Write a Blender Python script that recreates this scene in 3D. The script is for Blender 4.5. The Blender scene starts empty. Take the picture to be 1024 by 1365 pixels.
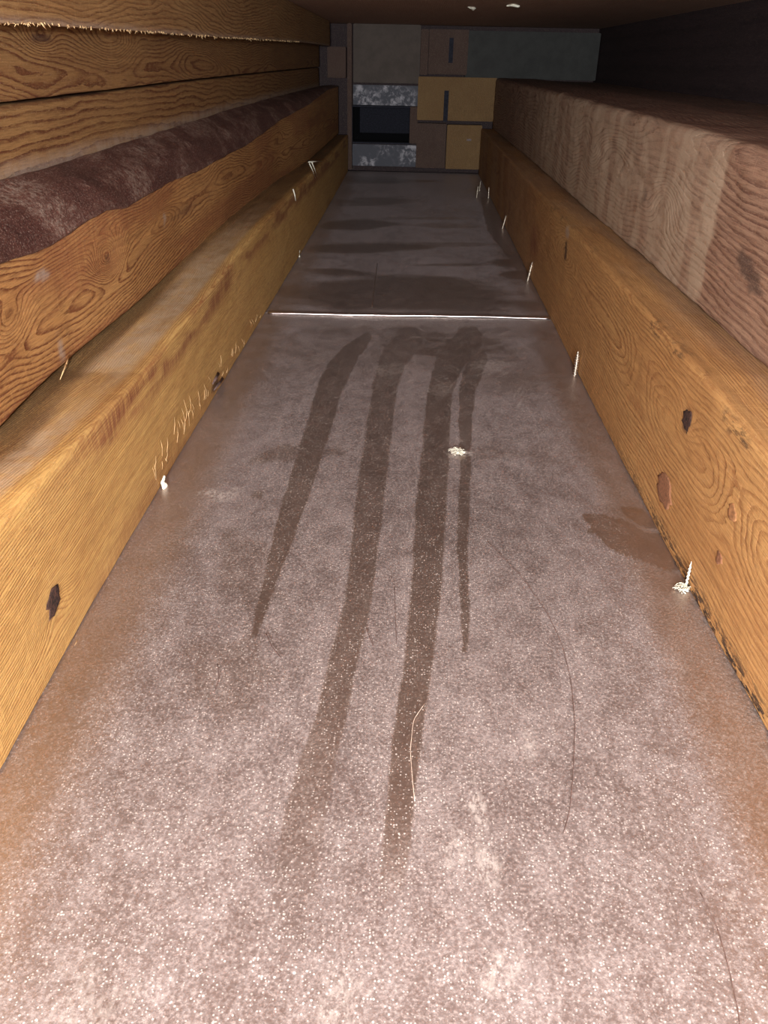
import bpy, math, random
import numpy as np
random.seed(3)
# ------------------------------------------------------------------ camera
FPX = 1100.0; IW, IH = 1024, 1365
VP = (552, 85); ROLL = math.radians(-1.2); CAMZ = 0.29
_Y = np.array([VP[0]-IW/2, IH/2-VP[1], -FPX]); _Y /= np.linalg.norm(_Y)
_X = np.array([math.cos(ROLL), math.sin(ROLL), 0.]); _X -= _Y*_X.dot(_Y); _X /= np.linalg.norm(_X)
_Z = np.cross(_X, _Y)
RM = np.stack([_X, _Y, _Z], 1)          # world -> camera
CAM = np.array([0, 0, CAMZ])
from mathutils import Matrix, Vector
cd = bpy.data.cameras.new('camera'); cam = bpy.data.objects.new('camera', cd)
bpy.context.scene.collection.objects.link(cam)
m4 = Matrix(RM.T.tolist()).to_4x4(); m4.translation = Vector(CAM)
cam.matrix_world = m4
cd.sensor_fit = 'VERTICAL'; cd.sensor_height = 24.0; cd.lens = 24.0*FPX/IH; cd.clip_start = 0.01
bpy.context.scene.camera = cam
# ------------------------------------------------------------------ light
sc = bpy.context.scene
w = bpy.data.worlds.new('world'); sc.world = w; w.use_nodes = True
w.node_tree.nodes['Background'].inputs[0].default_value = (0.62, 0.5, 0.72, 1)
w.node_tree.nodes['Background'].inputs[1].default_value = 0.055
def flash(name, off, power, radius, col):
    ld = bpy.data.lights.new(name, 'POINT'); ld.energy = power; ld.shadow_soft_size = radius
    ld.color = col
    lo = bpy.data.objects.new(name, ld); sc.collection.objects.link(lo)
    lo.location = (m4 @ Vector(off))
    return lo
fl = flash('phone_flash', (0, 0, 0), 11.5, 0.006, (.95, .98, 1.0))
fl.location = (0.012, -0.13, 0.318)
fill = flash('fill_light', (0, 0, 0), 58.0, 0.05, (.95, .98, 1.0)); fill.location = (0.0, -0.8, 0.31)  # unseen fill light added behind the camera to brighten the far end
sc.view_settings.view_transform = 'Standard'; sc.view_settings.look = 'None'
sc.view_settings.gamma = 1; sc.view_settings.use_curve_mapping = False
sc.view_settings.exposure = 1.0

# ------------------------------------------------------------------ maths helpers
def ray(u, v): return RM.T @ np.array([u-IW/2, IH/2-v, -FPX])
def on_z(u, v, z=0.0):
    r = ray(u, v); return CAM + r*((z-CAMZ)/r[2])
def on_x(u, v, x):
    r = ray(u, v); return CAM + r*(x/r[0])
def on_y(u, v, y):
    r = ray(u, v); return CAM + r*(y/r[1])
def pix(P):
    q = (P-CAM) @ RM.T
    return np.stack([IW/2+FPX*q[:, 0]/-q[:, 2], IH/2-FPX*q[:, 1]/-q[:, 2]], 1)
def curve(pts, i):            # pts list of 3-vectors -> function of y giving coord i
    a = np.array(sorted([tuple(p) for p in pts], key=lambda p: p[1]))
    return lambda y: np.interp(y, a[:, 1], a[:, i])
_rs = np.random.RandomState(7); _perm = _rs.rand(65536)
def vnoise(x, y, seed=0):
    x = np.asarray(x, float); y = np.asarray(y, float)
    xi = np.floor(x).astype(np.int64); yi = np.floor(y).astype(np.int64)
    fx = x-xi; fy = y-yi; fx = fx*fx*fx*(fx*(fx*6-15)+10); fy = fy*fy*fy*(fy*(fy*6-15)+10)
    def h(a, b): return _perm[((a*73856093) ^ (b*19349663) ^ (seed*83492791)) & 65535]
    return (h(xi, yi)*(1-fx)+h(xi+1, yi)*fx)*(1-fy)+(h(xi, yi+1)*(1-fx)+h(xi+1, yi+1)*fx)*fy*1.0
def fbm(x, y, seed=0, o=3):
    s = 0; a = 1; t = 0
    for k in range(o):
        s = s+a*vnoise(x*2**k, y*2**k, seed+k*11); t += a; a *= .5
    return s/t
def sstep(a, b, x):
    t = np.clip((x-a)/(b-a), 0, 1); return t*t*(3-2*t)

# ------------------------------------------------------------------ object helpers
def link(o, parent=None):
    sc.collection.objects.link(o)
    if parent: o.parent = parent
    return o
def mesh_obj(name, verts, faces, mat, parent=None, smooth=True, attrs=None, base=True):
    verts = np.asarray(verts, float)
    if parent is None and base:
        c = (verts.min(0)+verts.max(0))/2; c[2] = verts[:, 2].min()
    elif parent is not None:
        c = np.array(parent.matrix_basis.translation)
    else: c = np.zeros(3)
    me = bpy.data.meshes.new(name)
    me.from_pydata((verts-c).tolist(), [], faces)
    me.update()
    if attrs:
        for k, a in attrs.items():
            at = me.attributes.new(k, 'FLOAT', 'POINT'); at.data.foreach_set('value', np.asarray(a, np.float32))
    if smooth: me.polygons.foreach_set('use_smooth', [True]*len(me.polygons))
    if mat: me.materials.append(mat)
    o = bpy.data.objects.new(name, me)
    if parent is None: o.location = c
    link(o, parent)
    return o
def empty(name, loc):
    o = bpy.data.objects.new(name, None); o.location = loc; o.empty_display_size = .02
    return link(o)
def tag(o, label=None, cat=None, group=None, kind=None):
    if label: o['label'] = label
    if cat: o['category'] = cat
    if group: o['group'] = group
    if kind: o['kind'] = kind
    return o

# ------------------------------------------------------------------ material helpers
class N:
    def __init__(s, name):
        s.m = bpy.data.materials.new(name); s.m.use_nodes = True
        s.t = s.m.node_tree; s.n = s.t.nodes; s.n.clear()
        s.out = s.n.new('ShaderNodeOutputMaterial')
    def set(s, sock, v):
        if isinstance(v, bpy.types.NodeSocket): s.t.links.new(v, sock)
        elif isinstance(v, (tuple, list)) and len(v) == 3 and sock.type == 'RGBA': sock.default_value = (*v, 1)
        else: sock.default_value = v
    def math(s, op, a, b=0.0, c=None, clamp=False):
        n = s.n.new('ShaderNodeMath'); n.operation = op; n.use_clamp = clamp
        s.set(n.inputs[0], a); s.set(n.inputs[1], b)
        if c is not None: s.set(n.inputs[2], c)
        return n.outputs[0]
    def attr(s, name):
        n = s.n.new('ShaderNodeAttribute'); n.attribute_name = name; return n.outputs['Fac']
    def coord(s, scale=(1, 1, 1), loc=(0, 0, 0)):
        c = s.n.new('ShaderNodeTexCoord'); m = s.n.new('ShaderNodeMapping')
        m.inputs['Scale'].default_value = scale; m.inputs['Location'].default_value = loc
        s.t.links.new(c.outputs['Object'], m.inputs['Vector']); return m.outputs[0]
    def noise(s, vec, scale, detail=3, rough=.55, dist=0):
        n = s.n.new('ShaderNodeTexNoise'); s.set(n.inputs['Vector'], vec)
        n.inputs['Scale'].default_value = scale; n.inputs['Detail'].default_value = detail
        n.inputs['Roughness'].default_value = rough; n.inputs['Distortion'].default_value = dist
        return n.outputs['Fac']
    def ss(s, v, a, b, lo=0., hi=1.):
        n = s.n.new('ShaderNodeMapRange'); n.interpolation_type = 'SMOOTHSTEP'
        s.set(n.inputs['Value'], v); n.inputs['From Min'].default_value = a; n.inputs['From Max'].default_value = b
        n.inputs['To Min'].default_value = lo; n.inputs['To Max'].default_value = hi
        return n.outputs[0]
    def mix(s, f, a, b):
        n = s.n.new('ShaderNodeMix'); n.data_type = 'RGBA'
        s.set(n.inputs['Factor'], f); s.set(n.inputs['A'], a) if False else None
        s.set(n.inputs[6], a); s.set(n.inputs[7], b); return n.outputs[2]
    def bsdf(s, col, rough=.7, metal=0., spec=.3, bump=None, bstr=.4, bdist=.001, aniso=None):
        b = s.n.new('ShaderNodeBsdfPrincipled')
        s.set(b.inputs['Base Color'], col); s.set(b.inputs['Roughness'], rough); s.set(b.inputs['Metallic'], metal)
        b.inputs['Specular IOR Level'].default_value = spec
        if bump is not None:
            n = s.n.new('ShaderNodeBump'); n.inputs['Strength'].default_value = bstr; n.inputs['Distance'].default_value = bdist
            s.set(n.inputs['Height'], bump); s.t.links.new(n.outputs[0], b.inputs['Normal'])
        return b.outputs[0]
    def done(s, sh): s.t.links.new(sh, s.out.inputs[0]); return s.m

def wood_mat(name, early, late, pale, seed, ring=1.0, contrast=.8, bstr=.35, sawn=.5, stainc=(.045, .018, .016), dustc=(.42, .33, .27)):
    n = N(name)
    co = n.coord((1, 1, 1), (seed*1.7, seed*.9, seed*.3))
    fib = n.noise(n.coord((420, 9, 420), (seed, 0, seed)), 1.0, 3, .65)          # fibres along the timber
    fine = n.noise(co, 900, 2, .6)
    blot = n.noise(n.coord((14, 4, 14), (seed, seed, 0)), 1.0, 4, .6)
    F = n.attr('F')
    Fw = n.math('ADD', F, n.math('MULTIPLY', n.math('SUBTRACT', n.noise(n.coord((160, 28, 160)), 1.0, 3), .5), .9))
    fr = n.math('FRACT', Fw)
    up = n.ss(fr, .42, .88); dn = n.ss(fr, .91, 1.0, 1., 0.)
    line = n.math('MULTIPLY', up, dn)
    mod = n.ss(n.noise(n.coord((26, 5, 26), (0, seed, 0)), 1.0, 2), .25, .7, .35, 1.)
    brk = n.ss(n.noise(n.coord((800, 110, 800), (0, 2, seed)), 1.0, 3, .7), .32, .56, .35, 1.15)
    line = n.math('MULTIPLY', n.math('MULTIPLY', n.math('MULTIPLY', line, mod), contrast*1.25), brk, clamp=True)
    c = n.mix(n.ss(blot, .15, .85), early, pale)
    c = n.mix(n.ss(fib, .35, .7, 0, .38), c, late)
    fb2 = n.noise(n.coord((1500, 60, 1500), (seed, 0, 0)), 1.0, 2, .6)
    c = n.mix(n.ss(fb2, .45, .7, 0, .45), c, tuple(v*.7 for v in late))
    c = n.mix(line, c, late)
    # cross saw marks, short pale nicks
    saw = n.noise(n.coord((30, 500, 30), (0, 0, seed)), 1.0, 2, .5)
    c = n.mix(n.ss(saw, .60, .74, 0, sawn*.55), c, tuple(min(1, v*1.15) for v in pale))
    dk = n.math('MULTIPLY', n.attr('dark'), n.ss(fine, .3, .6, .65, 1.05), clamp=True)
    rd = n.attr('red')
    c = n.mix(n.math('MULTIPLY', rd, n.ss(saw, .3, .65, .35, 1.), clamp=True), c, (.21, .055, .03))
    c = n.mix(dk, c, stainc)
    mo = n.math('MULTIPLY', n.attr('mould'), n.ss(n.noise(n.coord((200, 75, 330)), 1, 4, .75), .49, .54), clamp=True)
    c = n.mix(mo, c, (.035, .022, .018))
    du = n.math('MULTIPLY', n.attr('dust'), n.ss(n.noise(n.coord((60, 60, 60)), 1, 4, .7), .3, .65, .45, 1.1), clamp=True)
    c = n.mix(du, c, dustc)
    spk = n.ss(n.noise(co, 1300, 2, .7), .63, .72, 0, .55)
    c = n.mix(spk, c, (.72, .55, .40))
    h = n.math('ADD', n.math('MULTIPLY', line, .8), n.math('ADD', n.math('MULTIPLY', fib, .5), n.math('ADD', n.math('MULTIPLY', saw, sawn*.6), n.math('MULTIPLY', fine, .25))))
    return n.done(n.bsdf(c, .72, 0, .25, h, bstr, .0012))

M = {}
OR = dict(early=(.50, .235, .068), late=(.225, .078, .022), pale=(.60, .33, .105))
M['l1'] = wood_mat('lower_left_pine', (.60, .355, .11), (.37, .17, .055), (.70, .46, .17), 1.0, contrast=.75, sawn=.5, dustc=(.50, .37, .24))
M['l2'] = wood_mat('fir_face', (.46, .225, .075), (.19, .065, .024), (.55, .30, .11), 2.0, contrast=.85)
M['l3'] = wood_mat('plank_pine', (.29, .15, .052), (.12, .042, .015), (.35, .20, .075), 3.0, contrast=.9, sawn=.3)
M['l5'] = wood_mat('upper_fir', (.33, .175, .065), (.17, .07, .026), (.40, .24, .10), 4.0, contrast=.8)
M['r1'] = wood_mat('lower_right_pine', (.50, .26, .092), (.25, .10, .034), (.58, .34, .13), 5.0, contrast=.55)
M['r2'] = wood_mat('rough_dusty_fir', (.39, .23, .15), (.12, .047, .036), (.46, .30, .20), 6.0, contrast=.68, bstr=.5, sawn=.6, dustc=(.47, .345, .245))
M['far'] = wood_mat('end_block_pine', (.21, .115, .045), (.11, .055, .022), (.25, .15, .06), 7.0, contrast=.4)
M['far2'] = wood_mat('brown_board', (.085, .048, .036), (.05, .026, .02), (.10, .06, .045), 8.0, contrast=.4)
M['ceil'] = wood_mat('subfloor_board', (.46, .27, .19), (.28, .16, .11), (.52, .32, .23), 9.0, contrast=.3)
M['darkwall'] = wood_mat('dark_joist', (.04, .025, .026), (.022, .014, .016), (.05, .03, .032), 10.0, contrast=.5)

def bark_mat():
    n = N('bark')
    a = n.noise(n.coord((26, 12, 26)), 1.0, 6, .72, .3)
    b = n.noise(n.coord((240, 200, 240)), 1.0, 4, .75)
    g = n.noise(n.coord(), 900, 3, .7)
    c = n.mix(n.ss(a, .3, .7), (.065, .024, .019), (.12, .045, .032))
    du = n.math('MULTIPLY', n.ss(a, .47, .60), n.ss(b, .40, .66))
    c = n.mix(n.math('MULTIPLY', du, .75), c, (.32, .24, .19))
    c = n.mix(n.ss(g, .57, .66, 0, .75), c, (.44, .33, .27))
    return n.done(n.bsdf(c, .6, 0, .4, n.math('ADD', n.math('MULTIPLY', a, .6), n.math('MULTIPLY', b, .7)), .7, .003))
M['bark'] = bark_mat()

def sheet_mat():
    n = N('dusty_galvanised_sheet')
    wipe = n.attr('wipe'); edge = n.attr('edge'); pale = n.attr('pale')
    cloud = n.noise(n.coord((7, 4, 7)), 1.0, 5, .62)
    mott = n.noise(n.coord((55, 36, 55)), 1.0, 7, .8)
    fine = n.noise(n.coord((1, .9, 1)), 640, 3, .7)
    grain = n.noise(n.coord(), 1300, 2, .6)
    d = n.math('ADD', n.math('MULTIPLY', cloud, .62), n.math('MULTIPLY', mott, .5))
    d = n.ss(d, .36, .80, .50, 1.0)
    d = n.math('MULTIPLY', d, n.math('SUBTRACT', 1.0, n.math('MULTIPLY', wipe, .74)), clamp=True)
    d = n.math('MULTIPLY', d, n.math('SUBTRACT', 1.0, n.math('MULTIPLY', edge, .45)), clamp=True)
    d = n.math('MULTIPLY', d, n.ss(fine, .36, .60, .62, 1.12), clamp=True)
    metal_c = n.mix(cloud, (.42, .335, .29), (.52, .435, .39))
    met = n.bsdf(metal_c, n.ss(mott, .3, .7, .30, .42), 1.0, .5, grain, .22, .0006)
    dc = n.mix(n.ss(mott, .35, .65), (.185, .142, .130), (.24, .194, .182))
    dc = n.mix(n.math('MULTIPLY', n.math('MAXIMUM', wipe, edge), .8), dc, (.265, .19, .15))
    dc = n.mix(n.ss(fine, .52, .68, 0, .45), dc, (.42, .35, .315))
    dif = n.bsdf(dc, .8, 0, .25, fine, .5, .0008)
    db = dif.node; db.inputs['Sheen Weight'].default_value = .20; db.inputs['Sheen Roughness'].default_value = .45; db.inputs['Sheen Tint'].default_value = (.75, .62, .64, 1)
    mx = n.n.new('ShaderNodeMixShader'); n.set(mx.inputs[0], n.ss(d, 0, 1, .12, .95)); n.t.links.new(met, mx.inputs[1]); n.t.links.new(dif, mx.inputs[2])
    def specks(scale, thr, r0, r1):
        v = n.n.new('ShaderNodeTexVoronoi'); v.inputs['Scale'].default_value = scale; n.set(v.inputs['Vector'], n.coord())
        rn = n.n.new('ShaderNodeSeparateColor'); n.t.links.new(v.outputs['Color'], rn.inputs[0])
        dist = n.math('ADD', v.outputs['Distance'], n.math('MULTIPLY', rn.outputs[1], .16))
        return n.math('MULTIPLY', n.ss(dist, r0, r1, 1., 0.), n.math('GREATER_THAN', rn.outputs[0], thr))
    sp = n.math('MAXIMUM', specks(760, .60, .26, .42), specks(430, .86, .20, .32))
    sp = n.math('MULTIPLY', sp, n.ss(mott, .35, .58, .35, 1.))
    sp = n.math('MULTIPLY', sp, n.math('SUBTRACT', 1.0, n.math('MULTIPLY', edge, .7)))
    sp = n.math('MAXIMUM', sp, n.math('MULTIPLY', pale, n.ss(n.noise(n.coord((1, .5, 1)), 500, 3, .7), .40, .6)))
    white = n.bsdf((.60, .53, .48), .6, 0, .5)
    m2 = n.n.new('ShaderNodeMixShader'); n.set(m2.inputs[0], n.math('MULTIPLY', sp, .80)); n.t.links.new(mx.outputs[0], m2.inputs[1]); n.t.links.new(white, m2.inputs[2])
    return n.done(m2.outputs[0])
M['sheet'] = sheet_mat()
def simple(name, col, rough, metal=0., ns=200, var=.3, bstr=.3, stretch=(1, 1, 1)):
    n = N(name); x = n.noise(n.coord(stretch), ns, 4, .65)
    c = n.mix(n.ss(x, .3, .7), tuple(v*(1-var) for v in col), tuple(min(1, v*(1+var)) for v in col))
    return n.done(n.bsdf(c, rough, metal, .4, x, bstr, .0008))
M['zinc'] = simple('zinc_screw', (.78, .70, .60), .34, .9)
M['seam'] = simple('bright_folded_metal', (.70, .62, .60), .30, 1.0, 150, .25, .3, (.3, 3, 3))
M['sliver'] = simple('pale_splinter', (.80, .52, .26), .7)
M['fluff'] = simple('pale_chip', (.85, .76, .62), .85)
M['hair'] = simple('dark_hair', (.14, .09, .08), .5)
M['fibre'] = simple('pale_fibre', (.70, .55, .45), .6)
M['plaster'] = simple('greyish_board', (.095, .074, .062), .9, 0, 30, .12)
M['green'] = simple('grey_green_board', (.048, .047, .044), .9, 0, 30, .12)
M['black'] = simple('dark_cavity', (.02, .02, .03), .9)
def galv():
    n = N('blotched_galvanised_flange'); x = n.noise(n.coord(), 60, 5, .7, .4); y = n.noise(n.coord((1, 1, 1), (3, 1, 2)), 14, 2)
    f = n.math('MULTIPLY', n.ss(x, .44, .66), n.ss(y, .38, .58))
    c = n.mix(f, (.055, .055, .068), (.34, .32, .34))
    return n.done(n.bsdf(c, .6, .25, .4, x, .3, .001))
M['galv'] = galv()

# ------------------------------------------------------------------ floor sheets
LEFT = [on_z(*p) for p in [(0, 1015), (90, 880), (150, 765), (210, 650), (282, 530), (355, 417), (400, 340), (463, 230)]]
RIGHT = [on_z(*p) for p in [(1024, 972), (972, 880), (915, 782), (865, 690), (820, 600), (780, 512), (735, 424), (688, 331), (665, 288), (641, 240), (637, 229)]]
def smooth_edge(pts):         # gently bowed timber foot: a fair curve through the measured points
    a = np.array(sorted([tuple(p) for p in pts], key=lambda p: p[1])); y0, y1 = a[0, 1], a[-1, 1]
    t = np.log(a[:, 1]+.3); c = np.polyfit(t, a[:, 0], 3)
    return lambda y: np.polyval(c, np.log(np.clip(y, y0, y1)+.3))
XL = smooth_edge(LEFT); XR = smooth_edge(RIGHT)
YEND = 2.68
YSEAM = float(on_z(540, 421)[1])

def stroke(P, pts):           # pts: (u, v, halfwidth px); returns signed coverage in the plane of the sheet
    best = np.full(len(P), 9.)
    for (a, b) in zip(pts[:-1], pts[1:]):
        ax, ay, aw = a; bx, by, bw = b
        dx, dy = bx-ax, by-ay
        t = np.clip(((P[:, 0]-ax)*dx+(P[:, 1]-ay)*dy)/(dx*dx+dy*dy), 0, 1)
        d = np.hypot(P[:, 0]-ax-t*dx, P[:, 1]-ay-t*dy)/(aw+t*(bw-aw))
        best = np.minimum(best, d)
    return best
def inpoly(P, poly):
    x, y = P[:, 0], P[:, 1]; ins = np.zeros(len(P), bool); n = len(poly)
    for i in range(n):
        x1, y1 = poly[i]; x2, y2 = poly[(i+1) % n]
        c = ((y1 > y) != (y2 > y)) & (x < (x2-x1)*(y-y1)/(y2-y1+1e-9)+x1)
        ins ^= c
    return ins
FINGERS = [
 [(489,450,7),(468,469,13),(452,492,17),(440,515,18),(427,561,18),(409,620,17),(390,675,16),(369,744,12),(352,799,8),(339,845,4)],
 [(545,452,20),(524,478,19),(513,515,17),(507,561,18),(499,620,19),(492,675,20),(484,744,19),(478,799,19),(469,836,19),(454,896,20),(443,950,21),(425,1010,24),(408,1080,28),(395,1160,30),(388,1240,30)],
 [(625,452,20),(600,480,20),(587,519,17),(583,561,18),(580,620,20),(575,675,21),(571,744,21),(567,799,21),(556,896,20),(547,950,20),(536,1050,19),(528,1125,19),(522,1185,17)],
 [(637,478,14),(624,515,12),(620,561,9),(621,620,7),(618,675,8),(617,744,7),(620,799,6),(620,840,5),(620,866,3)]]
PALM = [[(700+a/3.034, 550+b/3.034) for a, b in q] for q in (
 [(230,410),(300,405),(420,440),(480,480),(560,490),(600,560),(640,640),(590,640),(480,600),(380,570),(320,530),(290,490),(250,480),(270,460),(240,430)],
 [(390,380),(470,385),(530,440),(540,470),(470,460),(400,410)])]
FADE = [.88, .82, .92, .85]
def sheet_grid(y0, y1, nx, ny, extra=0.0):
    ys = np.exp(np.linspace(math.log(y0+.25), math.log(y1+.25), ny))-.25
    t = np.linspace(0, 1, nx)
    X = (XL(ys)-extra)[:, None]*(1-t)[None]+(XR(ys)+extra)[:, None]*t[None]
    Y = np.repeat(ys[:, None], nx, 1)
    return X, Y, ys
def wipe_mask(P3):
    P = pix(P3); P = P.copy()
    x3, y3 = P3[:, 0], P3[:, 1]
    P[:, 0] += (vnoise(x3*160, y3*60, 5)-.5)*2.5
    w_ = np.zeros(len(P))
    for s_, f_ in zip(FINGERS, FADE):
        v = 1-sstep(.86, 1.05, stroke(P, s_))
        w_ = np.maximum(w_, v*f_)
    # strokes 2 and 3 dissolve towards the camera
    near = sstep(1200, 980, P[:, 1])
    w_ *= np.where(P[:, 0] < 505, sstep(1280, 860, P[:, 1]), sstep(1230, 1060, P[:, 1]))
    for q in PALM: w_ = np.maximum(w_, inpoly(P, q)*.85)
    # dark cleaned area by the seam
    g = np.exp(-((P[:, 0]-590)/110)**2-((P[:, 1]-462)/26)**2)*.9*sstep(.25, .6, fbm(x3*30+3, y3*30, 8)+.15)
    w_ = np.maximum(w_, np.clip(g*1.3, 0, .95)*(1-sstep(.4, .7, vnoise(x3*90, y3*90, 3))*.4))
    g = np.exp(-((P[:, 0]-690)/50)**2-((P[:, 1]-505)/16)**2)*.6
    w_ = np.maximum(w_, g)
    w_ = np.maximum(w_, .42*np.exp(-((P[:, 0]-560)/190)**2-((P[:, 1]-462)/42)**2)*sstep(.2, .6, fbm(x3*22, y3*26, 9)))
    # smears across the far sheet
    far = (y3 > YSEAM)
    n_ = fbm(x3*5, y3*14, 21)
    for (cx, cy, rx, ry, s_) in [(505,268,60,5,.6),(484,299,46,6,.85),(560,290,70,3,.4),(496,331,80,8,.9),(600,325,80,3,.4),(448,361,52,8,.9),(580,352,70,3,.5),(548,391,180,22,1.0),(690,350,35,5,.9),(702,366,30,5,.9),(500,240,60,6,.8),(610,300,60,4,.4)]:
        d = np.hypot((P[:, 0]-cx)/rx, (P[:, 1]-cy)/ry)+(n_-.5)*1.6
        w_ = np.maximum(w_, far*min(1, s_*1.35)*(1-sstep(.6, 1.25, d)))
    # strip beside the right-hand joist left clean
    q = [(640,262),(650,306),(676,341),(735,424),(745,424),(660,262)]
    w_ = np.maximum(w_, inpoly(P, q)*.75)
    # scattered scuffs on the near sheet
    for (cx, cy, rx, ry, s_) in [(375,605,40,12,.5),(430,600,45,10,.45),(330,760,40,60,.3),(300,900,60,50,.28),(650,605,70,10,.3),(760,590,60,40,.2),(850,600,40,30,.2),(470,440,60,8,.5),(420,470,60,20,.3),(700,440,60,12,.4),(345,660,9,7,.7),(385,600,14,6,.6)]:
        d = np.hypot((P[:, 0]-cx)/rx, (P[:, 1]-cy)/ry)+(fbm(x3*60, y3*60, 31)-.5)*1.5
        w_ = np.maximum(w_, (~far)*s_*(1-sstep(.5, 1.2, d)))
    return np.clip(w_, 0, 1)
def edge_mask(x, y):
    l = x-XL(y)+(fbm(y*5, x*20, 61)-.5)*.02; r = XR(y)-x+(fbm(y*5, x*20, 62)-.5)*.016
    return np.maximum(1-sstep(.016, .050, l), 1-sstep(.020, .044, r))
def pale_mask(P3):
    P = pix(P3); x3, y3 = P3[:, 0], P3[:, 1]; w_ = np.zeros(len(P)); nz = fbm(x3*110, y3*110, 71)
    for (cx, cy, rx, ry, s_) in [(290,658,26,8,.7),(640,1095,16,40,.6),(655,1150,20,30,.5),(610,1130,18,30,.35),(675,1290,30,40,.35),(980,1200,12,20,.3),(560,432,170,5,.30),(520,495,22,14,.28),(655,487,28,9,.35),(590,520,22,9,.25),(425,478,20,8,.2),(120,1330,60,50,.2),(705,990,12,24,.35),(612,604,20,6,.9),(455,1335,50,40,.3)]:
        d = np.hypot((P[:, 0]-cx)/rx, (P[:, 1]-cy)/ry)+(nz-.5)*1.8
        w_ = np.maximum(w_, s_*(1-sstep(.3, 1.25, d)))
    rs = np.random.RandomState(5)
    for k in range(46):      # feathery drag scratches
        if k < 16: cx, cy, a, l = 640+rs.rand()*40, 480+rs.rand()*16, 2.6+rs.rand()*.4, 14
        elif k < 24: cx, cy, a, l = 688+rs.rand()*14, 515+rs.rand()*22, 1.9+rs.rand()*.4, 14
        elif k < 34: cx, cy, a, l = 520+rs.rand()*90, 500+rs.rand()*22, 2.3+rs.rand()*.6, 12
        else: cx, cy, a, l = 430+rs.rand()*260, 430+rs.rand()*30, 2.8+rs.rand()*.5, 20
        w_ = np.maximum(w_, .4*(1-sstep(.4, 1.2, stroke(P, [(cx, cy, .9), (cx+math.cos(a)*l, cy+math.sin(a)*l, .9)]))))
    for (cx, cy, l) in [(548,700,60),(545,740,30),(487,560,20),(384,640,40),(558,610,40)]:
        w_ = np.maximum(w_, .35*(1-sstep(.4, 1.2, stroke(P, [(cx, cy, .8), (cx-4, cy+l, .8)]))))
    return w_
def make_sheet(name, y0, y1, nx, ny, z, label):
    X, Y, ys = sheet_grid(y0, y1, nx, ny, .006)
    x = X.ravel(); y = Y.ravel()
    Z = z+(fbm(x*6, y*4, 40)-.5)*.0016-.0008
    top = np.stack([x, y, np.minimum(Z, z+.0008)], 1)
    P = top.copy(); P[:, 2] = 0
    wm = wipe_mask(P)
    V = [top]; F = []
    idx = np.arange(nx*ny).reshape(ny, nx)
    a = idx[:-1, :-1].ravel(); b = idx[:-1, 1:].ravel(); c = idx[1:, 1:].ravel(); d = idx[1:, :-1].ravel()
    F = np.stack([a, b, c, d], 1).tolist()
    # thickness: rim + underside
    rim = list(idx[0, :])+list(idx[1:, -1])+list(idx[-1, -2::-1])+list(idx[-2:0:-1, 0])
    low = top[rim].copy(); low[:, 2] = -.0035; n0 = nx*ny; V.append(low)
    k = len(rim)
    for i in range(k): F.append([rim[i], n0+i, n0+(i+1) % k, rim[(i+1) % k]])
    F.append([n0+i for i in range(k)][::-1])
    o = mesh_obj(name, np.vstack(V), F, M['sheet'], smooth=False, attrs={'wipe': np.concatenate([wm, np.zeros(k)]), 'edge': np.concatenate([edge_mask(x, y), np.zeros(k)]), 'pale': np.concatenate([pale_mask(P), np.zeros(k)])})
    return tag(o, label, 'metal sheet')
near = make_sheet('duct_sheet', -.12, YSEAM-.002, 330, 560, 0.0, 'dusty galvanised metal sheet with four dark finger wipes, nearest the camera')
far = make_sheet('duct_sheet', YSEAM+.002, YEND+.03, 240, 330, -.0005, 'dark smeared metal sheet beyond the bright folded seam')
# folded seam along the joint: a low rolled lip, child of the near sheet
def tube(name, pts, rads, mat, parent=None, sides=6, flat=1.0):
    pts = [np.array(p, float) for p in pts]; V = []; F = []
    for i, p in enumerate(pts):
        t = pts[min(i+1, len(pts)-1)]-pts[max(i-1, 0)]; t /= np.linalg.norm(t)+1e-12
        up = np.array([0, 0, 1.]) if abs(t[2]) < .9 else np.array([0, 1., 0])
        s = np.cross(t, up); s /= np.linalg.norm(s); u = np.cross(s, t)
        r = rads[i] if hasattr(rads, '__len__') else rads
        for k in range(sides):
            a = 2*math.pi*k/sides; V.append(p+s*math.cos(a)*r+u*math.sin(a)*r*flat)
    for i in range(len(pts)-1):
        for k in range(sides):
            F.append([i*sides+k, i*sides+(k+1) % sides, (i+1)*sides+(k+1) % sides, (i+1)*sides+k])
    F.append(list(range(sides))[::-1]); F.append([(len(pts)-1)*sides+k for k in range(sides)])
    return mesh_obj(name, V, F, mat, parent)
def join_tubes(name, specs, mat, parent=None, sides=4):
    V = []; F = []
    for pts, rads in specs:
        base = len(V); pts = [np.array(p, float) for p in pts]
        for i, p in enumerate(pts):
            t = pts[min(i+1, len(pts)-1)]-pts[max(i-1, 0)]; t /= np.linalg.norm(t)+1e-12
            up = np.array([0, 0, 1.]) if abs(t[2]) < .9 else np.array([0, 1., 0])
            s = np.cross(t, up); s /= np.linalg.norm(s); u = np.cross(s, t)
            r = rads[i]
            for k in range(sides):
                a = 2*math.pi*k/sides; V.append(p+s*math.cos(a)*r+u*math.sin(a)*r)
        for i in range(len(pts)-1):
            for k in range(sides):
                F.append([base+i*sides+k, base+i*sides+(k+1) % sides, base+(i+1)*sides+(k+1) % sides, base+(i+1)*sides+k])
        F.append([base+k for k in range(sides)][::-1]); F.append([base+(len(pts)-1)*sides+k for k in range(sides)])
    return mesh_obj(name, V, F, mat, parent)
sp_ = []
for i in range(60):
    t = i/59; u = 357+t*377; v = 417.5+t*6.0+.7*math.sin(t*7)
    p = on_z(u, v, .001); sp_.append((p[0], YSEAM+(p[1]-YSEAM)*.7, .0004+.0005*vnoise(t*9, 1.2, 4)))
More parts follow.
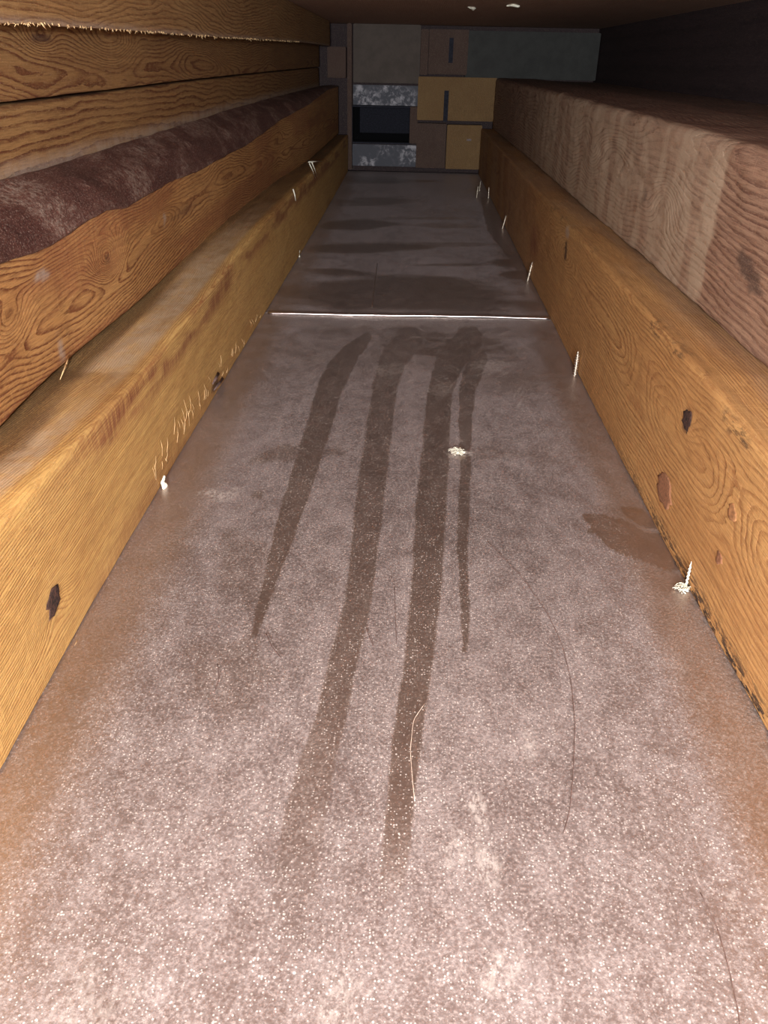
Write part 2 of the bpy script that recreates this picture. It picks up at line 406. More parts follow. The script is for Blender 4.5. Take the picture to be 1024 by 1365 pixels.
tag(tube('folded_seam', sp_, .0024, M['seam'], near, 10, .75), 'bright folded metal seam')
# standing crease running back from the seam
a_, b_ = on_z(496, 409), on_z(503, 352)
tube('crease', [a_+(b_-a_)*t for t in np.linspace(0, 1, 8)], .0007, M['seam'], far, 6, .6)

# ------------------------------------------------------------------ timber builder
def ys_for(y0, y1, n): return np.exp(np.linspace(math.log(y0+.35), math.log(y1+.35), n))-.35
def round_sec(C, r, k=4):
    """C (ny,m,2) corner loops -> corners rounded by radius r[m]"""
    ny, m, _ = C.shape; out = []
    for i in range(m):
        p = C[:, i]; a = C[:, (i-1) % m]; b = C[:, (i+1) % m]
        da = a-p; db = b-p
        la = np.linalg.norm(da, axis=1, keepdims=True); lb = np.linalg.norm(db, axis=1, keepdims=True)
        ra = np.minimum(r[i], la*.45); rb = np.minimum(r[i], lb*.45)
        A = p+da/la*ra; B = p+db/lb*rb
        for q in range(k+1):
            t = q/k; out.append(((1-t)**2*A+2*t*(1-t)*p+t*t*B, i))
    return out
def timber(name, ys, C, radii, segs, mat, field, parent=None, rough=.0006, seed=0, label=None, cat='timber', group=None):
    """C: list of (X(y),Z(y)) arrays for corners in order; segs[i]: subdivisions of the edge from corner i to i+1"""
    ny = len(ys); m = len(C)
    CC = np.stack([np.stack([np.broadcast_to(x, ys.shape), np.broadcast_to(z, ys.shape)], 1) for x, z in C], 1)
    rc = round_sec(CC, radii)
    cols = []
    for j, (p, i) in enumerate(rc):
        cols.append(p)
        nxt, i2 = rc[(j+1) % len(rc)]
        if i2 != i:
            for q in range(1, segs[i]): cols.append(p+(nxt-p)*(q/segs[i]))
    S = np.stack(cols, 1); nc = S.shape[1]
    X = S[:, :, 0]; Z = S[:, :, 1]; Y = np.repeat(ys[:, None], nc, 1)
    # roughness along the section normal
    cx = X.mean(1, keepdims=True); cz = Z.mean(1, keepdims=True)
    dx = X-cx; dz = Z-cz; L = np.hypot(dx, dz)+1e-9
    per = np.arange(nc)*.6
    rn = (fbm(Y*22+seed, np.repeat(per[None], ny, 0)*.35, seed, 3)-.5)*2*rough
    X = X+dx/L*rn; Z = Z+dz/L*rn
    V = np.stack([X.ravel(), Y.ravel(), Z.ravel()], 1)
    idx = np.arange(ny*nc).reshape(ny, nc)
    a = idx[:-1]; b = idx[1:]
    F = np.stack([a, np.roll(a, -1, 1), np.roll(b, -1, 1), b], 2).reshape(-1, 4).tolist()
    F.append(idx[0][::-1].tolist()); F.append(idx[-1].tolist())
    at = field(V[:, 0], V[:, 1], V[:, 2])
    at = {k: np.broadcast_to(at.get(k, 0.), (len(V),)) for k in ('F', 'dark', 'red', 'dust', 'mould')}
    o = mesh_obj(name, V, F, mat, parent, attrs=at)
    # flat end caps
    o.data.polygons[-1].use_smooth = False; o.data.polygons[-2].use_smooth = False
    if label: tag(o, label, cat, group)
    return o
def ringfield(y, z, zc, d0, ring, seed, knots=(), warp=.006, wy=1.6, wz=8):
    """growth-ring field on a sawn face: rings round a wandering pith at height zc and depth d0 behind the face"""
    t0 = zc+(fbm(y*wy, z*0+seed, seed)-.5)*warp*6
    d = d0*(.35+1.5*fbm(y*wy*1.7+9, z*0+seed*2, seed+3))
    zz = z-t0+(fbm(y*9, z*40, seed+5)-.5)*warp
    R = np.sqrt(zz**2+d**2)/ring
    for (ky, kz, a, b, A) in knots:
        R = R+A*np.exp(-(((y-ky)/a)**2+((z-kz)/b)**2))
    return R+20
def blob(y, z, c, ry, rz, s=1.0, soft=.5, rag=0., seed=0, tilt=0.):
    dz = z-c[2]-(y-c[1])*tilt
    d = np.hypot((y-c[1])/ry, dz/rz)
    if rag: d = d+(fbm(y*120, z*220, 60+seed)-.5)*rag
    return s*(1-sstep(1-soft, 1+soft*.3, d))

# ---------------- L1 lower left timber
def on_face(u, v, X, g):
    x = g
    for _ in range(8): p_ = on_x(u, v, x); x = float(X(p_[1]))
    return on_x(u, v, x)
px_ridge = [(0, 681), (28, 652), (95, 588), (186, 497), (262, 405), (320, 330), (347, 298), (398, 247), (440, 207)]
x1 = -.187
R1p = [on_x(u, v, x1) for u, v in px_ridge]
Z1 = curve(R1p, 2)
zt = float(np.mean([p[2] for p in R1p]))
E2 = [(0, 586), (47, 522), (94, 475), (178, 412), (239, 351), (300, 305), (342, 267), (375, 240), (422, 214), (455, 182)]
E2p = [on_z(u, v, zt) for u, v in E2]
x2 = float(np.median([p[0] for p in E2p])); X2 = curve(E2p, 0)
E3p = [on_x(u, v, x2) for u, v in [(0,350),(45,338),(75,326),(100,310),(120,293),(140,281),(170,276),(200,259),(230,243),(265,229),(290,213),(330,193),(370,162),(400,141),(430,119)]]
Z3 = curve(E3p, 2)
x4 = -.272
E4p = [on_x(u, v, x4) for u, v in [(0,237),(80,215),(160,190),(230,168),(300,146),(360,130),(405,119),(450,109)]]
Z4 = curve(E4p, 2)
Zg = curve([on_x(u, v, x4) for u, v in [(0,139),(140,122),(240,109),(330,99),(430,89)]], 2)
x5 = -.232
Z5 = curve([on_x(u, v, x5) for u, v in [(0,31),(60,33),(100,36),(200,43),(300,50),(400,56),(432,60)]], 2)
ZC = CAMZ+.0365*YEND         # ceiling height

ys = ys_for(.05, YEND, 520)
def f_l1(x, y, z):
    F = ringfield(y, z+(x+.187)*.9, .16, .010, .0019, 3, [(K1[1], K1[2], .022, .012, 5), (K2[1], K2[2], .03, .01, 4)], warp=.004)
    F = F+np.clip(-(x+.187), 0, 1)*90
    top = sstep(-.19, -.197, x)*sstep(zt-.02, zt-.008, z)
    dk = blob(y, z, K1, .0085, .008, .6, .7, .6, 1)
    dk = np.maximum(dk, blob(y, z, K2, .02, .006, .9, .5, .6, 2))
    # grey wane stripe on top against the upper timber
    wn = top*sstep(.016, .004, x-X2(y)+(fbm(y*9, x*60, 12)-.5)*.022-.003)*.85
    dk = np.maximum(dk, wn*.8)
    dk = np.maximum(dk, top*.6*sstep(.65, 1.1, y+(fbm(y*7, x*60, 14)-.5)*.5))
    rd = sstep(.018, .004, np.abs(z-(Z1(y)-.012)))*sstep(.35, .6, fbm(y*14, z*90, 17))*(1-top)*sstep(.35, .5, y)*.85
    rd = np.maximum(rd, .45*sstep(.03, .0, z)*sstep(.4, .7, fbm(y*6, z*30, 19)))
    du = top*(.25+.6*sstep(.3, .6, fbm(y*6, x*40, 23)))*sstep(.004, .02, x-X2(y))*sstep(1.5, .7, y)
    return dict(F=F, dark=dk, red=rd, dust=du)
K1f = on_face(70, 805, XL, x1); K1 = K1f; K2 = on_x(285, 512, x1)
Xl = XL(ys)
wav = (fbm(ys*9, ys*0+2, 50)-.5)*.004
L1 = timber('timber_beam', ys, [(Xl, 0*ys), (Xl+.001, Z1(ys)), (X2(ys)-.004, Z1(ys)+wav*.5), (-.30, Z1(ys)), (-.30, 0*ys)],
            [.001, .005, .002, .002, .002], [44, 26, 4, 4, 6], M['l1'], f_l1, seed=1,
            label='golden lowest timber on the left, directly on the metal sheet, with a dark knot')
# ---------------- L2 with bark
whorl = [on_x(u, v, x2) for u, v in [(145,345),(222,292),(12,430),(60,368),(250,280),(375,190)]]
def f_l2(x, y, z):
    k = [(whorl[0][1], whorl[0][2], .030, .014, 13), (whorl[1][1], whorl[1][2], .05, .012, -4), (whorl[2][1], whorl[2][2], .03, .014, 6),
         (whorl[5][1], whorl[5][2], .15, .012, 4), (.9, .20, .08, .014, -5)]
    F = ringfield(y, z, .150, .014, .0025, 7, k, warp=.009, wy=1.8)
    dk = blob(y, z, whorl[0], .006, .005, .5, .6, .4, 3)+blob(y, z, whorl[4], .06, .006, .45, .8, .8, 4)
    du = blob(y, z, whorl[3], .014, .004, 1., .7, 1.4, 5)+blob(y, z, on_x(86, 468, x2), .006, .012, .7, .8, 1., 12)+blob(y, z, whorl[1], .006, .008, .6, .6, 1., 6)
    rd = .5*sstep(.45, .7, fbm(y*5, z*40, 29))
    return dict(F=F, dark=dk, red=rd, dust=du)
X2s = X2(ys)*.5+x2*.5
L2 = timber('timber_beam', ys, [(X2s, zt+.001+0*ys), (X2s, Z3(ys)), (x4+.006, Z4(ys)-.008), (-.33, Z4(ys)-.008), (-.33, zt+.001+0*ys)],
            [.003, .002, .002, .002, .002], [44, 10, 3, 6, 4], M['l2'], f_l2, seed=2, rough=.0005,
            label='swirly-grained timber on the left with a wide strip of dark bark along its top')
def nofield(x, y, z): return {}
def f_bark(x, y, z): return {}
t_ = .0025
bul = .006*np.ones_like(ys)+(fbm(ys*6, ys*0, 77)-.5)*.006
timber('bark', ys, [(X2s+.0025, Z3(ys)+.0005), ((X2s+x4)/2+bul+.006, (Z3(ys)+Z4(ys))/2+.004), (x4+.003, Z4(ys)), (x4, Z4(ys)-.006), (X2s-.003, Z3(ys)-.001)],
       [.002, .012, .002, .001, .001], [14, 14, 2, 8, 2], M['bark'], f_bark, L2, seed=3, rough=.0012)['label'] = 'dark reddish brown bark with pale dust'
# ---------------- L3, L4 planks set back
def f_l3(x, y, z): 
    return dict(F=ringfield(y, z, .20, .02, .0055, 13, [], warp=.010, wy=1.3), dust=sstep(Z4(y)+.012, Z4(y), z)*.5, red=.1)
L3 = timber('timber_plank', ys, [(x4+0*ys, Z4(ys)-.007), (x4-.001+0*ys, Zg(ys)-.0012), (-.33, Zg(ys)-.0012), (-.33, Z4(ys)-.007)],
            [.001, .003, .001, .001], [24, 5, 2, 3], M['l3'], f_l3, seed=4, rough=.0004,
            label='wavy-grained narrow plank on the left, just above the bark strip')
k4 = [on_x(u, v, x4) for u, v in [(150, 58), (52, 50), (270, 75)]]
def f_l4(x, y, z):
    F = ringfield(y, z, .285, .012, .0028, 19, [(k4[0][1], k4[0][2], .07, .022, 9), (k4[1][1], k4[1][2], .03, .010, 5), (k4[2][1], k4[2][2], .1, .015, -4)], warp=.012, wy=2.0)
    return dict(F=F, dark=blob(y, z, k4[1], .022, .0035, .75, .6, .6, 9), red=.15)
L4 = timber('timber_plank', ys, [(x4+.0015+0*ys, Zg(ys)+.0012), (x4+.001+0*ys, .336+0*ys), (-.33, .336+0*ys), (-.33, Zg(ys)+.0012)],
            [.002, .001, .001, .001], [30, 4, 2, 3], M['l3'], f_l4, seed=5, rough=.0004,
            label='dark-lined plank with a swirl of grain, tucked under the topmost left beam')
# ---------------- L5 top beam
YL5 = float(on_x(440, 62, x5)[1])
ys5 = ys_for(.05, min(YL5, YEND-.05), 420)
def f_l5(x, y, z):
    return dict(F=ringfield(y, z, .42, .02, .0040, 23, [(.9, .36, .06, .02, 5)], warp=.012), dust=sstep(Z5(y)+.006, Z5(y), z)*.5)
L5 = timber('timber_beam', ys5, [(x5+0*ys5, Z5(ys5)), (x5+0*ys5, ZC-.001+0*ys5), (-.33, ZC-.001+0*ys5), (-.33, np.maximum(Z5(ys5)+.001, .337)), (x5-.030+0*ys5, Z5(ys5)+.002)],
            [.0015, .001, .001, .001, .002], [30, 4, 2, 2, 10], M['l5'], f_l5, seed=6,
            label='topmost left beam with a frayed lower edge, tight under the ceiling')
sp = []
for i in range(520):
    y = .30+random.random()**1.5*1.6; L = random.uniform(.001, .0035)*(1.6 if random.random() < .08 else 1)
    z = float(Z5(y)); a = random.uniform(-1, 1)
    p0 = np.array([x5-.001*random.random(), y, z+.0012]); p1 = p0+np.array([random.uniform(-.3, .5)*L, a*L*1.6, -L*.8])
    sp.append(([p0, (p0+p1)/2+np.array([0, 0, -.0002]), p1], [.00035, .00028, .0001]))
tag(join_tubes('frayed_fibres', sp, M['sliver'], L5, 3), 'pale frayed wood fibres', kind='stuff')

# ---------------- R1
xr = float(XR(.6)); F1p = [on_x(u, v, .1865) for u, v in [(1024,606),(975,547),(940,500),(904,462),(865,417),(809,352),(760,301),(700,240),(660,198)]]
ZR1 = curve(F1p, 2); zr = float(np.mean([p[2] for p in F1p[:6]]))
F2p = [on_z(u, v, zr) for u, v in [(1024,496),(959,440),(865,357),(790,290),(715,219),(680,190)]]
XR2 = curve(F2p, 0); xr2 = float(np.mean([p[0] for p in F2p[:4]]))
F3p = [on_x(u, v, xr2) for u, v in [(1024,203),(940,177),(872,159),(809,142),(741,123),(659,104)]]
ZR3 = curve(F3p, 2)
kr = {n_: on_face(u, v, XR, .1865) for n_, (u, v) in dict(a=(917,562), b=(886,655), c=(978,682), d=(960,745), e=(855,500), f=(755,335), g=(712,325), h=(975,575), i=(995,592), j=(925,625)).items()}
kf = kr
def f_r1(x, y, z):
    F = ringfield(y, z+(.1865-x)*.6, .075, .010, .0034, 31, [(kr['e'][1], kr['e'][2], .05, .02, 6), (kr['c'][1], kr['c'][2], .03, .02, 5), (kr['a'][1], kr['a'][2], .02, .012, 3), (kr['f'][1], kr['f'][2], .05, .03, -4)], warp=.009, wy=2.0)
    top = sstep(.189, .196, x)
    F = F*(1-top)+top*(x*420+30+(fbm(y*2.5, x*12, 33)-.5)*6)
    dk = blob(y, z, kr['a'], .008, .0085, 1., .5, .7, 1)
    for q, (a, b, s_) in dict(b=(.019, .012, .25), h=(.004, .0025, .7), i=(.004, .0022, .7)).items():
        dk = np.maximum(dk, blob(y, z, kr[q], a, b, s_, .35, .3, 2))
    dk = np.maximum(dk, blob(y, z, kr['f'], .010, .013, .9, .4, .6, 5)*(1-top))
    # mould specks along the foot, flecks on the upper arris
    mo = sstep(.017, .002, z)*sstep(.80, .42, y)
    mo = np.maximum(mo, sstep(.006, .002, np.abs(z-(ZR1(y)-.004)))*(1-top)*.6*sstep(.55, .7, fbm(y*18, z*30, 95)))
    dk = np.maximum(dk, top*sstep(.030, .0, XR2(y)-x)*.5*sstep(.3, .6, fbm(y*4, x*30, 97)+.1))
    rd = blob(y, z, kr['g'], .06, .03, .6, .8, .6, 7)+.35*sstep(.95, 1.5, y)
    du = top*sstep(.3, .6, fbm(y*7, x*40, 93))*.15
    du = np.maximum(du, blob(y, z, on_x(755, 309, .1865), .016, .007, .8, .5, .5, 8))
    return dict(F=F, dark=dk, red=rd, dust=du, mould=mo)
Xr = XR(ys)
ZR1m = ZR1(ys)*.6+zr*.4
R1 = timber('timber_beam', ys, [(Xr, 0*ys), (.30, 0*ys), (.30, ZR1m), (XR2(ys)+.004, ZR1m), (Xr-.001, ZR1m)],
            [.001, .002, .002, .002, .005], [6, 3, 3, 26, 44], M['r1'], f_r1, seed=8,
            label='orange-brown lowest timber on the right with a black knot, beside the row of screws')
# ---------------- R2
kq = {n_: on_x(u, v, xr2) for n_, (u, v) in dict(a=(885,275), b=(858,262), c=(820,205), d=(1000,365), e=(965,250), f=(790,205)).items()}
def f_r2(x, y, z):
    F = ringfield(y, z, .25, .020, .0052, 41, [(kq['a'][1], kq['a'][2], .035, .020, 5), (kq['c'][1], kq['c'][2], .08, .016, 4), (kq['f'][1], kq['f'][2], .05, .03, -4)], warp=.010, wy=3.0)
    F = F+np.clip(x-xr2, 0, 1)*150
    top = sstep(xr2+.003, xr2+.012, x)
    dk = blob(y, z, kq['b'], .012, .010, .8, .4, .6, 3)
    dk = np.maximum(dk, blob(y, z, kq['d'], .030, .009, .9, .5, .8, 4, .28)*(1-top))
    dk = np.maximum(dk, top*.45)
    e = kq['e'][1]
    du = (1-top)*sstep(e-.004, e+.004, y+(fbm(z*60, y*5, 99)-.5)*.02)*(.55+.75*sstep(.3, .7, fbm(y*34, z*6, 88)))*sstep(2.3, 1.5, y)
    du = np.maximum(du, (1-top)*.12)
    return dict(F=F, dark=dk, red=.12, dust=du)
zr3 = ZR3(ys)
XR2s = XR2(ys)*.5+xr2*.5
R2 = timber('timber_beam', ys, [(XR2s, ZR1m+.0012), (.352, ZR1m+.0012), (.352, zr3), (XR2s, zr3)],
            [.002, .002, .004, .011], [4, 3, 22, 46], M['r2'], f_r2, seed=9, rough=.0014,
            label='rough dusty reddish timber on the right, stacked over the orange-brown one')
R3 = timber('timber_beam', ys, [(.356, .05+0*ys), (.524, .05+0*ys), (.524, zr3-.006), (.356, zr3-.004)],
            [.002, .002, .004, .006], [3, 3, 14, 6], M['r2'], lambda x, y, z: dict(F=x*150+(fbm(y*3, x*40, 5))*5, dark=.55, red=.1), seed=10, rough=.001,
            label='dark timber lying behind the rough dusty one, against the right wall')

def knot(c, a, b, side, mat, parent, label, seed):
    V = []; F = []; n_ = 18; X0 = c[0]
    for r_, out in ((0, .0007), (.5, .0009), (.85, .0009), (1.0, .0005), (1.05, -.0012)):
        for k in range(n_):
            t = 2*math.pi*k/n_; q = 1+.75*(vnoise(k*.9, seed*3.1, seed)-.5)+.12*math.sin(3*t+seed)
            V.append((X0+side*out, c[1]+a*r_*q*math.cos(t), c[2]+b*r_*q*math.sin(t)))
    for i in range(4):
        for k in range(n_):
            F.append([i*n_+k, i*n_+(k+1) % n_, (i+1)*n_+(k+1) % n_, (i+1)*n_+k])
    o = mesh_obj('knot', V, F, mat, parent); o['label'] = label
    return o
M['knot'] = simple('dark_knot', (.045, .02, .014), .85, 0, 700, .9, .3)
M['knot2'] = simple('brown_knot', (.24, .105, .05), .9, 0, 500, .35, .1)
M['knot3'] = simple('tan_knot', (.33, .155, .062), .9, 0, 500, .3, .1)
knot(K1f, .0100, .0078, 1, M['knot'], L1, 'dark brown cracked knot', 1)
knot(kf['a'], .0085, .0075, -1, M['knot'], R1, 'black knot', 2)
knot(kf['b'], .019, .0095, -1, M['knot2'], R1, 'flat purplish brown knot', 3)
knot(kf['c'], .0065, .005, -1, M['knot3'], R1, 'small tan knot', 4)
knot(kf['d'], .0045, .004, -1, M['knot2'], R1, 'small brown knot', 5)
# ------------------------------------------------------------------ box helper
def box(name, x0, x1_, y0, y1, z0, z1, mat, parent=None, bev=.0015, jit=0., seed=0):
    import bmesh
    bm = bmesh.new(); bmesh.ops.create_cube(bm, size=1)
    for v in bm.verts:
        v.co = Vector((x0+(v.co.x+.5)*(x1_-x0), y0+(v.co.y+.5)*(y1-y0), z0+(v.co.z+.5)*(z1-z0)))
    if bev: bmesh.ops.bevel(bm, geom=bm.edges[:], offset=bev, segments=2, affect='EDGES')
    V = [tuple(v.co) for v in bm.verts]; bm.verts.index_update(); F = [[v.index for v in f.verts] for f in bm.faces]; bm.free()
    V = np.array(V)
    at = {'F': 40+np.hypot(V[:, 0]*1.0-x0+.02, .02)/.004+V[:, 2]*30, 'dark': V[:, 0]*0, 'red': V[:, 0]*0, 'dust': V[:, 0]*0}
    return mesh_obj(name, V, F, mat, parent, smooth=False, attrs=at)
# ------------------------------------------------------------------ shell
box('ceiling', -.34, .56, -.12, YEND+.12, ZC, ZC+.018, M['ceil'], bev=0)['kind'] = 'structure'
box('wall_left', -.36, -.34, -.12, YEND+.12, -.02, ZC+.018, M['darkwall'], bev=0)['kind'] = 'structure'
box('wall_right', .53, .56, -.12, YEND+.12, -.02, ZC, M['darkwall'], bev=0)['kind'] = 'structure'
box('floor', -.36, .56, -.12, YEND+.12, -.03, -.0055, M['darkwall'], bev=0)['kind'] = 'structure'
def rect(u0, v0, u1, v1, y=YEND):
    a = on_y(u0, v0, y); b = on_y(u1, v1, y); return a[0], b[0], b[2], a[2]   # x0,x1,z0,z1
def panel(name, u0, v0, u1, v1, mat, label=None, cat=None, depth=.03, out=0., parent=None, bev=.0015, group=None):
    x0, xx, z0, z1 = rect(u0, v0, u1, v1)
    z0 = max(z0, 0.0)
    o = box(name, x0, xx, YEND+.035-out, YEND+.035-out+depth, z0, min(z1, ZC-.0005), mat, parent, bev)
    if label: tag(o, label, cat, group)
    return o
DY = .035
# wall behind everything, with a hole for the opening
xa, xb, za, zb = rect(469, 143, 547, 192)
wb = empty('wall_back', (0, YEND+.10, 0)); wb['kind'] = 'structure'
for (p0, p1, q0, q1) in ((-.34, xa, -.005, ZC), (xb, .53, -.005, ZC), (xa, xb, -.005, za), (xa, xb, zb, ZC)):
    box('backing_board', p0, p1, YEND+.085, YEND+.105, q0, q1, M['darkwall'], wb, bev=0)
panel('wall_board', 470, 26, 559, 112, M['plaster'], 'plain greyish board above the blotched metal plate at the far end', 'board', .02)
# metal opening: two flanges, side strip and dark box behind
mo = empty('air_duct_opening', (float((xa+xb)/2), YEND+DY, float(za)))
tag(mo, 'dark rectangular opening framed by blotched galvanised plates at the far end', 'duct')
panel('upper_plate', 470, 113, 557, 142, M['galv'], depth=.004, out=.006, parent=mo, bev=.0008)
panel('lower_plate', 469, 193, 554, 224, M['galv'], depth=.004, out=.006, parent=mo, bev=.0008)
panel('side_strip', 547, 143, 556, 192.5, M['far2'], depth=.01, out=.004, parent=mo, bev=.0008)
for nm, b_ in (('duct_side', (xa-.004, xa, za, zb)), ('duct_side', (xb, xb+.004, za, zb)), ('duct_bottom', (xa, xb, za-.004, za)), ('duct_top', (xa, xb, zb, zb+.004))):
    box(nm, b_[0], b_[1], YEND+.032, YEND+.42, b_[2], b_[3], M['black'], mo, bev=0)
box('duct_end', xa-.004, xb+.004, YEND+.42, YEND+.425, za-.004, zb+.004, M['black'], mo, bev=0)
panel('wooden_post', 462, 30, 468.5, 227, M['far2'], 'thin upright strip at the left edge of the dark opening', 'strip', .03, .012)
panel('wooden_block', 436, 62, 461, 104, M['far2'], 'small brown block wedged left of the greyish board', 'block', .04, .03)
panel('wooden_board', 562, 38, 570, 100, M['far2'], 'thin brown upright strip beside the greyish board', 'strip', .03, .004)
o = panel('wooden_board', 573, 38, 623, 100, M['far2'], 'dull brown board with a narrow slot, high at the far end', 'board', .03, .002)
panel('slot', 600, 50, 604, 84, M['black'], depth=.003, out=.004, parent=o, bev=0)
panel('grey_board', 624.5, 40, 797, 108, M['green'], 'long grey-green board at the far end, above the right-hand timbers', 'board', .02)
o = panel('wooden_block', 558, 102, 660, 163, M['far'], 'wide yellowish wood block with an upright slit at the far end', 'block', .04, .008)
panel('slit', 593, 121, 597, 163, M['black'], depth=.003, out=.0105, parent=o, bev=0)
panel('wooden_block', 556, 165, 593, 226, M['far2'], 'dull brown lower block beside the blotched lower metal plate', 'block', .03, .004)
o = panel('wooden_block', 597, 167, 640, 227.5, M['far'], 'small yellowish block low beside the right-hand timber', 'block', .035, .008)
xk = rect(623, 186, 629, 189)
box('knot', xk[0], xk[1], YEND+.026, YEND+.03, xk[2], xk[3], M['hair'], o, bev=.0008)

# ------------------------------------------------------------------ screws
def screw_mesh(L, r=.0023):
    V = []; F = []; nh = 90; na = 12; pitch = .0028
    for i in range(nh+1):
        h = L*i/nh
        tip = min(1, (L-h)/(.006))
        for k in range(na):
            a = 2*math.pi*k/na; ph = (h/pitch-k/na) % 1
            th = max(0, 1-abs(ph-.5)*3.2)
            rr = (r*.55+r*.62*th)*(.06+.94*tip**.8)
            V.append((rr*math.cos(a), rr*math.sin(a), h))
    for i in range(nh):
        for k in range(na):
            F.append([i*na+k, i*na+(k+1) % na, (i+1)*na+(k+1) % na, (i+1)*na+k])
    F.append(list(range(na))[::-1]); F.append([nh*na+k for k in range(na)])
    me = bpy.data.meshes.new('screw'); me.from_pydata(V, [], F); me.polygons.foreach_set('use_smooth', [True]*len(F)); me.materials.append(M['zinc'])
    return me
sl = ['largest threaded screw point rising beside the black-knotted right timber, nearer than the seam',
      'threaded screw point just beyond the folded seam, at the right timber',
      'slim screw point midway along the far sheet, at the right timber',
      'small far screw point, right-hand one of the three near the far end',
      'small far screw point, middle and farthest of the three near the far end',
      'small far screw point, leftmost of the three, standing a little out on the sheet']
for (bu, bv, tu, tv), lb in zip([(768,500,771,468), (705,373,710,349), (671,304,675,287), (652,264,652,249), (640,254,641,241), (635.5,263,637.5,248)], sl):
    b = on_z(bu, bv); tpt = on_y(tu, tv, b[1])
    if bu > 638: b = b+np.array([-.0015, 0, 0])
    d = Vector(tpt-b); o = bpy.data.objects.new('screw', screw_mesh(d.length+.002)); link(o)
    o.location = Vector(b)-d.normalized()*.002; o.rotation_mode = 'QUATERNION'; o.rotation_quaternion = d.to_track_quat('Z', 'Y')
    tag(o, lb, 'screw', 'screw points along the right-hand timber')
# near right screw wrapped in pale fluff
def chip(name, c, r, seed, mat, sq=(1, 1, .6), spikes=.5, parent=None):
    import bmesh
    bm = bmesh.new(); bmesh.ops.create_icosphere(bm, subdivisions=3, radius=1)
    rs = random.Random(seed); dirs = [Vector((rs.gauss(0, 1), rs.gauss(0, 1), rs.gauss(0, 1))).normalized() for _ in range(9)]
    amp = [rs.random() for _ in dirs]
    V = []
    for v in bm.verts:
        q = v.co.normalized(); s = .6+sum(a*max(0, q.dot(d))**10 for a, d in zip(amp, dirs))*spikes*1.6
        V.append((c[0]+q.x*s*r*sq[0], c[1]+q.y*s*r*sq[1], c[2]+q.z*s*r*sq[2]))
    bm.verts.index_update(); F = [[v.index for v in f.verts] for f in bm.faces]; bm.free()
    return mesh_obj(name, V, F, mat, parent, smooth=False)
b = on_z(916, 783); tp = on_y(924, 748, b[1])
o = bpy.data.objects.new('screw', screw_mesh(float(np.linalg.norm(tp-b)), .0009)); o.location = b+np.array([-.001, 0, 0]); o.rotation_mode = 'QUATERNION'
link(o); o.rotation_quaternion = Vector(tp-b).to_track_quat('Z', 'Y'); o.data.materials[0] = M['fluff']
tag(o, 'thin pale screw point with fluff at its foot, nearest on the right', 'screw')
def fuzz(name, c, r, n_, seed, label, flat=.5, mat='fluff'):
    rs = random.Random(seed); S = []
    for i in range(n_):
        a = rs.random()*6.28; rr = r*rs.random()**.5; x = c[0]+math.cos(a)*rr; y = c[1]+math.sin(a)*rr*1.2
        l = r*rs.uniform(.3, .9); b_ = rs.random()*6.28
        z = c[2]+.0004+rs.random()*r*flat
        S.append(([(x, y, z), (x+l*.5*math.cos(b_), y+l*.5*math.sin(b_), z+rs.uniform(0, l*.4)), (x+l*math.cos(b_+.5), y+l*math.sin(b_+.5), max(c[2]+.0004, z+rs.uniform(-l*.3, l*.3)))], [.0003, .00028, .0002]))
    o = join_tubes(name, S, M[mat], None, 3)
    return tag(o, label, 'lint')
fuzz('lint_tuft', on_z(911, 786)+np.array([-.001, 0, 0]), .004, 90, 1, 'white tuft of fluff at the foot of the nearest right screw')
p = on_z(611, 603); 
S_ = fuzz('lint_tuft', p, .0048, 130, 2, 'flat white lint tuft lying between two finger wipes', .12)
c0 = on_face(213, 643, XL, x1)+np.array([.0022, 0, 0])
tag(chip('wood_chip', c0, .0032, 4, M['fluff'], (.7, 1, 1.1), .8), 'small white wood chip sticking out low on the left timber', 'chip')
tag(chip('wood_chip', on_z(394, 341)+np.array([.003, 0, .004]), .005, 8, M['fluff'], (.6, .9, 1.), .8), 'tiny pale chip at the left timber foot, beyond the seam', 'chip')
# splinters hanging from left timber near the far end, and slivers on its lower edge
def sliver_cluster(name, items, label, cat='splinter', parent=None, mat='sliver', r=.0006):
    S = []
    for a, b_ in items:
        a = np.array(a); b_ = np.array(b_); S.append(([a, (a+b_)/2+np.array([.0006, 0, .0004]), b_], [r, r*.8, r*.25]))
    o = join_tubes(name, S, M[mat], parent, 4)
    if parent is None: tag(o, label, cat)
    else: o['label'] = label
    return o
def pxl(u0, v0, u1, v1, X, off=.002):
    if X == x1:
        a = on_face(u0, v0, XL, x1); b = on_face(u1, v1, XL, x1); return (a+np.array([off*.2, 0, 0]), b+np.array([off, 0, 0]))
    return (on_x(u0, v0, X+off*.2), on_x(u1, v1, X+off))
sliver_cluster('splinter', [pxl(412, 218, 418, 238, x1, .004), pxl(415, 216, 420, 236, x1, .004), pxl(411, 216, 428, 215, x1, .003)], 'pale splinters sticking out near the far end of the left timber', parent=L1, mat='fluff', r=.0011)
sliver_cluster('splinter', [pxl(390, 252, 391, 268, x1, .004)], 'pale splinter', parent=L1, mat='fluff', r=.0012)
sliver_cluster('splinter', [pxl(90, 478, 80, 506, x2, .006), pxl(92, 474, 83, 497, x2, .004)], 'pale splinter hanging below the whorl', parent=L2, mat='sliver', r=.0006)
it = []
for i in range(46):
    t = random.random(); u = 205+t*145; v = 650-t*222+random.uniform(-34, -4)*(1-.4*t)
    dv = random.uniform(8, 26)*(1-.5*t); it.append(pxl(u, v, u-3+random.uniform(-3, 4), v-dv, x1, .0012))
sliver_cluster('lower_slivers', it, 'short pale slivers raised on the lower edge', parent=L1, mat='sliver', r=.0002)['kind'] = 'stuff'
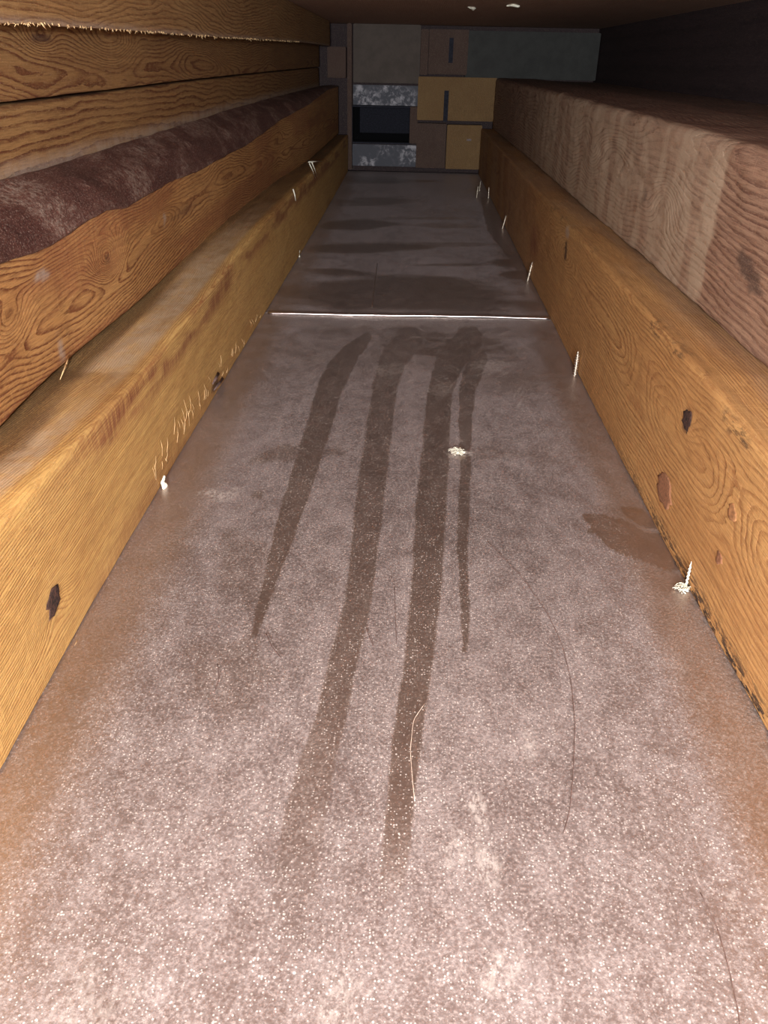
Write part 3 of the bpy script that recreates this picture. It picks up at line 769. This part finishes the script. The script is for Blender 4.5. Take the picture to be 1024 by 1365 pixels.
tag(sliver_cluster('knot_hole', [pxl(296, 505, 284, 520, x1, .001), pxl(290, 498, 282, 512, x1, .001)], 'dark torn knot', parent=L1, mat='hair', r=.0022))
sliver_cluster('splinter', [pxl(88, 876, 97, 852, x1, .003), pxl(88, 876, 92, 862, x1, .002)], 'pale sliver', parent=L1, mat='sliver', r=.0006)
# hairs lying on the sheet
def hair(pts, r, mat, label, name='hair'):
    P = []
    for i in range(len(pts)-1):
        for t in np.linspace(0, 1, 6, endpoint=False):
            u = pts[i][0]*(1-t)+pts[i+1][0]*t; v = pts[i][1]*(1-t)+pts[i+1][1]*t; P.append(on_z(u, v, .0006))
    P.append(on_z(*pts[-1], .0006))
    Q = [P[0]]+[(P[i-1]+P[i]+P[i+1])/3 for i in range(1, len(P)-1)]+[P[-1]]
    return tag(tube(name, Q, r, mat, None, 5), label, 'hair')
hair([(650,722),(672,745),(700,775),(730,818),(750,860),(762,910),(767,965),(765,1020),(760,1080),(752,1110)], .0002, M['hair'], 'long dark curved hair right of the finger wipes')
hair([(566,938),(551,960),(547,1000),(550,1040),(553,1068)], .00016, M['fibre'], 'pale curved fibre lying across the widest finger wipe')
hair([(489,838),(493,850),(498,862)], .0003, M['hair'], 'short dark bristle beside the second finger wipe')
hair([(526,782),(527,820),(529,860)], .0002, M['hair'], 'thin dark straight hair between the second and third finger wipes')
hair([(934,1190),(958,1240),(972,1290),(985,1350),(988,1380)], .00018, M['hair'], 'faint dark hair in the bottom right corner of the sheet')
hair([(355,845),(362,862),(375,878)], .0003, M['hair'], 'short curved dark hair at the end of the leftmost finger wipe')
hair([(290,885),(292,905),(285,925)], .0003, M['hair'], 'short faint hair at left on the near sheet, below the leftmost finger wipe')
# flakes hanging from the ceiling
def flake(u, v, r, label, seed):
    q = on_z(u, v, ZC); q[2] -= r*.35
    tag(chip('flake', q, r, seed, M['fluff'], (1.2, 1, .7), .7), label, 'flake')
flake(630, 9, .006, 'pale flake clinging to the ceiling, left of the other', 11)
flake(684, 5, .006, 'yellowish flake hanging from the ceiling, right of the other', 12)
